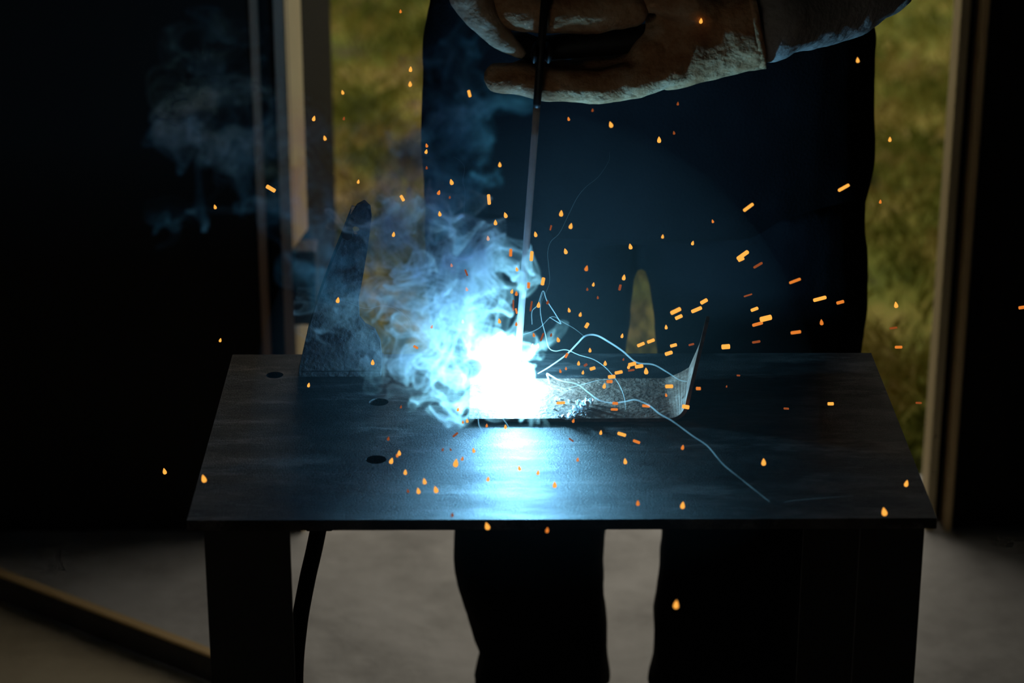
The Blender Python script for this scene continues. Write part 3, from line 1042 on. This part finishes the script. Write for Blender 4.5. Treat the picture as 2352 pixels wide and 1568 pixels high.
def smoke_object(name, label, data, m):
    res, lo_, hi_, D = data
    n = len(D)
    me = bpy.data.meshes.new(name)
    me.vertices.add(n)
    me.attributes.new('smoke', 'FLOAT', 'POINT').data.foreach_set('value', D)
    o = link(name, me, m)
    ng = bpy.data.node_groups.new(name, 'GeometryNodeTree')
    ng.interface.new_socket('Geometry', in_out='INPUT', socket_type='NodeSocketGeometry')
    ng.interface.new_socket('Geometry', in_out='OUTPUT', socket_type='NodeSocketGeometry')
    N, Lk = ng.nodes, ng.links
    gi, go = N.new('NodeGroupInput'), N.new('NodeGroupOutput')
    pos = N.new('GeometryNodeInputPosition')

    def vm(op, a, b):
        v = N.new('ShaderNodeVectorMath')
        v.operation = op
        for k, x in enumerate((a, b)):
            if x is None:
                continue
            if hasattr(x, 'is_output'):
                Lk.new(x, v.inputs[k])
            else:
                v.inputs[k].default_value = x
        return v.outputs['Value'] if op == 'DOT_PRODUCT' else v.outputs['Vector']
    lo_ = [float(x) for x in lo_]
    hi_ = [float(x) for x in hi_]
    rel = vm('SUBTRACT', pos.outputs[0], lo_)
    sc = vm('MULTIPLY', rel, [(int(res[k]) - 1) / (hi_[k] - lo_[k]) for k in range(3)])
    ij = vm('FLOOR', vm('ADD', sc, (0.5, 0.5, 0.5)), None)
    idx_ = vm('DOT_PRODUCT', ij, (1.0, float(res[0]), float(res[0] * res[1])))
    at = N.new('GeometryNodeInputNamedAttribute')
    at.data_type = 'FLOAT'
    at.inputs['Name'].default_value = 'smoke'
    si = N.new('GeometryNodeSampleIndex')
    si.data_type = 'FLOAT'
    si.domain = 'POINT'
    si.clamp = True
    Lk.new(gi.outputs[0], si.inputs['Geometry'])
    Lk.new(at.outputs['Attribute'], si.inputs['Value'])
    Lk.new(idx_, si.inputs['Index'])
    vc = N.new('GeometryNodeVolumeCube')
    Lk.new(si.outputs['Value'], vc.inputs['Density'])
    vc.inputs['Min'].default_value = lo_
    vc.inputs['Max'].default_value = hi_
    vc.inputs['Resolution X'].default_value = int(res[0])
    vc.inputs['Resolution Y'].default_value = int(res[1])
    vc.inputs['Resolution Z'].default_value = int(res[2])
    sm = N.new('GeometryNodeSetMaterial')
    sm.inputs['Material'].default_value = m
    Lk.new(vc.outputs[0], sm.inputs[0])
    Lk.new(sm.outputs[0], go.inputs[0])
    md = o.modifiers.new('smoke', 'NODES')
    md.node_group = ng
    tag(o, label, 'smoke', kind='stuff')
    return o


smoke_object('smoke_plume', 'dense curling blue white smoke plume rising from the arc',
             smoke_density(near_lo, near_hi, 0.0012, NEAR, (0.30, 0.032), (0.20, 0.042), 12, TZ, shells=2, soft=0.12),
             volume_mat('plume_smoke', PLUME_DENSITY, 'density', col=(1.0, 1.0, 0.80), g=0.3))
smoke_object('smoke_drift', 'thin teal smoke drifting away from the plume towards the dark wall',
             smoke_density(far_lo, far_hi, 0.0023, FAR, (0.40, 0.035), (0.22, 0.05), 12, TZ, shells=3, seed=2, seed_shift=(.1, .2, .3), soft=0.12),
             volume_mat('drift_smoke', DRIFT_DENSITY, 'density', col=(0.40, 0.95, 0.92)))

# fine fume around the arc, enlarged to stand in for lens glare
hz = bmesh.new()
ball(hz, (ARC.x + 0.02, ARC.y - 0.11, ARC.z - 0.01), (0.30, 0.36, 0.33))
tag(bm_obj('fume_and_glare', hz, volume_mat('thin_fume_glare', HAZE_DENSITY, col=(0.85, 1, 1)), smooth=True), 'thin bluish fume in the air around the arc, also imitating lens glare', 'fume', kind='stuff')

# ---------------------------------------------------------------- thin smoke threads trailing behind the spatter
TRAIL = volume_mat('smoke_thread', 170.0, col=(1, 1, 0.9))
TRAIL_THIN = volume_mat('faint_smoke_thread', 90.0, col=(1, 1, 0.9))
TRAILS = [
    # label, points (px, py, depth offset), radius px, material
    ('bright smoke thread arching over the plate from arc to flange', [(1235, 858), (1262, 842), (1300, 815), (1325, 790), (1345, 771), (1370, 770), (1400, 786), (1430, 806), (1462, 832), (1500, 837), (1530, 853), (1560, 872), (1578, 876)], 5.0, 1, -.03),
    ('bright smoke thread snaking from arc past the plate edge', [(1258, 858), (1285, 873), (1325, 882), (1350, 900), (1375, 918), (1405, 925), (1435, 922), (1460, 918), (1490, 930), (1515, 950), (1545, 967), (1590, 1000), (1625, 1024), (1660, 1065), (1700, 1098), (1740, 1130), (1768, 1152)], 4.4, 1, None),
    ('short thick smoke thread hooked beside the arc', [(1262, 882), (1259, 868), (1256, 858), (1264, 862), (1282, 872)], 5.0, 1, -.03),
    ('looping smoke thread folding back beside the electrode', [(1222, 745), (1222, 715), (1235, 700), (1247, 668), (1256, 690), (1275, 720), (1288, 742), (1283, 741), (1268, 732), (1262, 728)], 2.8, 1, -.02),
    ('pale smoke thread dropping from the loop into the glow', [(1247, 672), (1241, 695), (1243, 730), (1252, 765), (1260, 797), (1275, 806), (1300, 803), (1330, 815), (1365, 826), (1395, 848), (1420, 880), (1433, 910), (1437, 940)], 2.6, 1, -.01),
    ('faint smoke thread crossing behind the electrode', [(1150, 768), (1180, 772), (1215, 764), (1240, 752), (1262, 730), (1275, 728), (1290, 738), (1320, 755), (1345, 775)], 2.4, 0, .0),
    ('long faint smoke thread climbing in front of the jacket', [(1240, 725), (1245, 690), (1262, 650), (1260, 610), (1258, 580), (1265, 555), (1285, 535), (1305, 495), (1325, 455), (1345, 430), (1375, 405), (1398, 370), (1400, 348)], 1.8, 0, .02),
    ('thin smoke thread standing up beside the plume', [(1072, 520), (1066, 488), (1068, 440), (1063, 415), (1067, 385), (1055, 368), (1040, 360)], 2.2, 0, .03),
    ('thin smoke thread trailing a spark across the bracket', [(776, 689), (800, 693), (830, 706), (850, 708), (875, 702), (905, 707), (935, 730), (945, 750)], 2.2, 1, .0),
    ('wavy smoke thread resting over the steel plate', [(1230, 892), (1290, 893), (1340, 882), (1375, 873), (1410, 870)], 2.4, 0, -.02),
    ('short smoke thread curling down before the arc', [(1098, 950), (1100, 975), (1108, 990), (1112, 1005)], 3.0, 1, None),
    ('smoke thread falling off the bright spot', [(1150, 955), (1165, 975), (1178, 1000)], 2.6, 1, None),
    ('faint hooked smoke thread hovering over the table corner', [(1960, 1138), (1880, 1144), (1815, 1150), (1800, 1155)], 1.8, 1, None),
]
for label, pts, rpx, kind_, dy in TRAILS:
    wp = []
    for (x, y) in pts:
        if dy is None:
            q = at_z(x, y, TZ + 0.03 if y < 1100 else TZ + 0.012)
        else:
            q = at_y(x, y, SY + dy + 0.006 * math.sin(x * 0.05))
            if q.z < TZ + WT + 0.004:
                q = at_z(x, y, TZ + WT + 0.006)
        wp.append(tuple(q))
    path = smooth_path(wp, 6)
    nP = len(path)
    bm = bmesh.new()
    rr = [rpx * 0.00045 * 0.5 * (0.45 + 0.55 * math.sin(math.pi * min(1, (i + 1.5) / (nP + 1))) ** 0.6) for i in range(nP)]
    sweep(bm, path, rr, 8)
    tag(bm_obj('smoke_thread', bm, TRAIL if kind_ else TRAIL_THIN, smooth=True), label, 'smoke', 'smoke threads around the arc')

# ---------------------------------------------------------------- sparks: glowing droplets of metal
SPARK_MAT = {3: emit_mat('spark_yellow', (1.0, 0.40, 0.06), 1.2), 2: emit_mat('spark_orange', (1.0, 0.27, 0.035), 0.75), 1: emit_mat('spark_red', (1.0, 0.22, 0.05), 0.26)}


def drop_mesh(m):
    """teardrop 1 long in z, radius .32"""
    bm = bmesh.new()
    prof_ = [(0.03, 0.5), (0.12, 0.36), (0.22, 0.18), (0.30, -0.04), (0.32, -0.20), (0.27, -0.36), (0.15, -0.46)]
    rings = [[bm.verts.new((r_ * math.cos(k * math.pi / 4), r_ * math.sin(k * math.pi / 4), z_)) for k in range(8)] for r_, z_ in prof_]
    for i in range(len(rings) - 1):
        for k in range(8):
            bm.faces.new((rings[i][k], rings[i][(k + 1) % 8], rings[i + 1][(k + 1) % 8], rings[i + 1][k]))
    bm.faces.new(rings[0])
    bm.faces.new(rings[-1])
    me_ = bpy.data.meshes.new('spark_drop')
    bmesh.ops.recalc_face_normals(bm, faces=bm.faces[:])
    bm.to_mesh(me_)
    bm.free()
    me_.materials.append(m)
    for p_ in me_.polygons:
        p_.use_smooth = True
    return me_


def streak_mesh(m):
    bm = bmesh.new()
    prof_ = [(0.25, 0.5), (0.46, 0.45), (0.5, 0.38), (0.5, -0.38), (0.46, -0.45), (0.25, -0.5)]
    rings = [[bm.verts.new((r_ * math.cos(k * math.pi / 4), r_ * math.sin(k * math.pi / 4), z_)) for k in range(8)] for r_, z_ in prof_]
    for i in range(len(rings) - 1):
        for k in range(8):
            bm.faces.new((rings[i][k], rings[i][(k + 1) % 8], rings[i + 1][(k + 1) % 8], rings[i + 1][k]))
    bm.faces.new(rings[0])
    bm.faces.new(rings[-1])
    me_ = bpy.data.meshes.new('spark_streak')
    bmesh.ops.recalc_face_normals(bm, faces=bm.faces[:])
    bm.to_mesh(me_)
    bm.free()
    me_.materials.append(m)
    for p_ in me_.polygons:
        p_.use_smooth = True
    return me_


DROP = {k: drop_mesh(m) for k, m in SPARK_MAT.items()}
STREAK = {k: streak_mesh(m) for k, m in SPARK_MAT.items()}

# droplets: x, y, height px, brightness
DROPS = '''920 26 9 2;1610 48 13 3;1970 138 13 3;943 159 13 3;942 193 13 3;787 212 11 3;721 272 13 3;790 272 9 1;746 317 12 3;980 334 10 2;979 348 11 3;
1403 286 15 3;1306 273 10 2;1361 253 8 1;1557 238 9 1;1548 305 9 1;1514 321 15 3;2044 320 12 3;823 417 10 3;1148 378 12 3;494 475 11 3;1037 418 14 3;1008 442 12 2;
1033 453 7 1;1010 491 12 3;1161 494 14 3;1138 511 13 3;1121 547 12 3;1289 490 15 3;1311 519 14 3;1230 538 13 3;1299 577 14 3;1187 618 11 3;1448 566 14 3;1347 616 14 2;
1433 637 14 3;1363 653 10 3;1349 664 8 1;1373 683 8 1;1637 508 9 2;1522 543 10 3;1591 558 11 3;2022 463 10 2;1530 751 11 3;1887 740 14 2;2058 700 15 3;1484 852 16 3;
1388 886 13 3;1329 834 11 3;1355 804 11 3;1339 855 10 3;1287 852 9 2;1300 846 8 2;1390 834 12 3;1429 771 11 3;1432 825 7 1;1444 842 11 3;1530 907 9 2;1669 887 6 1;
1754 1061 17 3;2082 1110 16 3;2031 1175 20 3;1568 1160 17 3;1465 1155 13 2;1436 1059 14 3;1568 1027 12 2;1380 993 11 3;1274 1113 15 3;1236 1085 12 3;1193 1075 13 3;
1121 1100 12 3;1327 1055 10 2;1047 1063 20 3;1062 1053 10 2;1088 1034 12 3;1017 1032 8 1;1035 1032 7 1;1001 1124 17 3;975 1105 15 3;961 1127 15 3;937 1127 9 1;931 1084 13 3;
899 1058 15 3;917 1040 13 3;912 1046 9 2;892 1007 10 1;921 934 8 1;709 884 11 3;856 832 13 3;506 781 10 3;776 689 14 3;378 1082 15 3;468 1099 19 3;1039 1182 10 1;
1119 1208 18 3;1257 1217 13 2;1553 1388 20 3;904 538 12 3;992 750 9 2;1072 664 10 2;1063 738 10 3;1147 737 12 3;1186 744 10 2;1153 767 9 2;1226 769 10 2;1266 769 9 1;
1282 780 12 3;1223 793 10 2;1235 794 12 3;1307 712 11 3;1333 722 11 3;1237 700 14 3;1258 694 10 1;1176 669 11 3;1186 674 11 2;1037 609 9 2;1073 966 10 3;1063 969 8 2;
1118 977 9 2;1161 980 11 3;1317 966 10 2;980 385 8 1;1052 940 10 3'''
# streaks: x, y, length px, angle, width px, brightness
STREAKS = '''1078 215 16 105 7 3;622 433 24 -33 10 3;924 455 15 -60 7 3;1123 458 24 95 8 3;1173 580 18 88 7 2;1221 588 23 86 8 3;1265 523 12 75 4 1;1424 660 14 78 6 1;
1719 476 28 40 8 3;1938 431 29 31 8 3;1706 586 32 33 10 3;1702 595 15 28 9 3;1741 609 24 27 6 1;1826 645 28 20 7 2;1883 686 31 16 9 3;1930 694 18 12 8 2;1718 678 20 20 4 1;
1733 710 18 20 8 3;1759 731 28 13 13 3;1740 744 25 15 8 2;1737 785 19 12 6 1;1828 763 24 11 8 2;1617 692 18 28 9 3;1600 711 26 27 9 3;1552 714 26 27 10 3;1559 728 18 25 9 3;
1495 783 18 23 8 3;1472 791 18 22 8 3;1547 793 16 16 8 3;1536 811 18 14 9 3;1667 796 20 6 12 3;1588 791 13 15 5 1;2052 753 18 10 5 1;2064 797 17 3 7 2;2110 925 14 0 5 1;
2347 706 15 8 8 2;1452 836 18 12 9 3;1468 841 19 12 9 3;1450 850 15 12 5 1;1421 855 18 14 8 3;1405 865 17 6 9 3;1400 876 14 4 8 2;1361 846 13 14 8 3;1345 838 9 30 6 1;
1537 887 18 -2 9 3;1604 892 11 -4 8 2;1575 934 17 -8 10 3;1411 940 16 -4 6 2;1413 926 13 0 7 2;1484 932 18 -5 7 2;1806 938 12 -6 5 1;1908 927 14 -2 8 3;1428 997 20 -20 8 3;
1462 1014 17 -20 7 2;1312 1010 13 -35 4 1;1046 998 15 38 5 1;955 797 12 -32 6 2;1071 626 16 -68 4 1;1179 701 26 90 4 1;1186 714 13 105 5 2;1220 703 24 80 4 1;1214 655 14 86 7 2;
1247 646 18 80 8 3;1348 747 13 62 8 3;1245 774 20 68 4 1;1177 780 11 88 4 1;1301 816 12 60 6 2;1696 862 8 0 4 1;1288 925 20 0 7 3'''


def spark_region(x, y):
    if y > 1196:
        return 'falling past the front edge of the table'
    if y > 830 and 430 < x < 2160:
        if x < 1100:
            return 'over the drilled end of the tabletop'
        if y > 980:
            return 'over the tabletop before the plate'
        if x > 1590:
            return 'over the tabletop beyond the flange'
        return 'over the bent plate'
    if x > 1985:
        return 'before the lawn beside the ochre jamb'
    if 765 < x < 970:
        return 'before the lawn beside the open door'
    if x < 765:
        return 'before the dark wall and door jamb'
    if y < 245 and x > 1005:
        return 'level with the leather gloves'
    if x < 1140:
        return 'in the rising smoke'
    if x < 1270:
        return 'close beside the electrode'
    if x < 1510:
        return 'before the trousers near their gap'
    return 'flying out before the dark trousers'


rs = random.Random(17)
camR = _R
placed = []


def place_spark(x, y, lx, wx, ang_, me_, streak, br_):
    Y = SY - 0.03 + rs.uniform(-0.10, 0.06)
    if y > 1196:
        Y = ty0 - rs.uniform(0.02, 0.06)
    q = at_y(x, y, Y)
    if 425 < x < 2160 and y > 800 and q.z < TZ + 0.025:
        q = at_z(x, y, TZ + rs.uniform(0.012, 0.03))
    s_ = (q - CAM).dot(camR @ Vector((0, 0, -1))) / F_PX
    o = bpy.data.objects.new('spark', me_)
    C.objects.link(o)
    # long axis follows the flight, with a little depth of its own
    dirv = (camR @ Vector((math.cos(math.radians(ang_)), math.sin(math.radians(ang_)), 0))) + Vector((0, rs.uniform(-.2, .2), 0))
    o.rotation_mode = 'QUATERNION'
    o.rotation_quaternion = dirv.to_track_quat('Z', 'Y')
    o.location = q
    o.scale = (wx * s_, wx * s_, lx * s_)
    look_ = {3: 'bright', 2: 'orange', 1: 'dim red'}[br_] + (' spark streak' if streak else ' spark drop')
    if not streak and lx >= 15 and br_ == 3:
        look_ = 'big ' + look_
    placed.append((o, look_, spark_region(x, y), x, y))


for row in DROPS.replace('\n', '').split(';'):
    x, y, h_, br_ = (float(v) for v in row.split())
    place_spark(x, y, h_, h_, 90 + rs.uniform(-18, 18), DROP[int(br_)], False, int(br_))
for row in STREAKS.replace('\n', '').split(';'):
    x, y, l_, an, w_, br_ = (float(v) for v in row.split())
    place_spark(x, y, l_, w_, an, STREAK[int(br_)], True, int(br_))
ORD = ['topmost', 'second from the top', 'third from the top', 'fourth from the top', 'fifth from the top', 'sixth from the top', 'seventh from the top', 'eighth from the top',
       'ninth from the top', 'tenth from the top', 'eleventh from the top', 'twelfth from the top', 'thirteenth from the top', 'fourteenth from the top', 'fifteenth from the top',
       'sixteenth from the top', 'seventeenth from the top', 'eighteenth from the top', 'nineteenth from the top', 'twentieth from the top']
kinds_ = {}
for t_ in placed:
    kinds_.setdefault((t_[1], t_[2]), []).append(t_)
for (look_, where), mem in kinds_.items():
    mem.sort(key=lambda t_: t_[4])
    for k, t_ in enumerate(mem):
        lab = look_ + ' ' + where
        if len(mem) > 1:
            lab += ', ' + (ORD[k] if k < len(mem) - 1 or k == 0 else 'lowest')
        tag(t_[0], lab, 'spark', 'sparks ' + where)
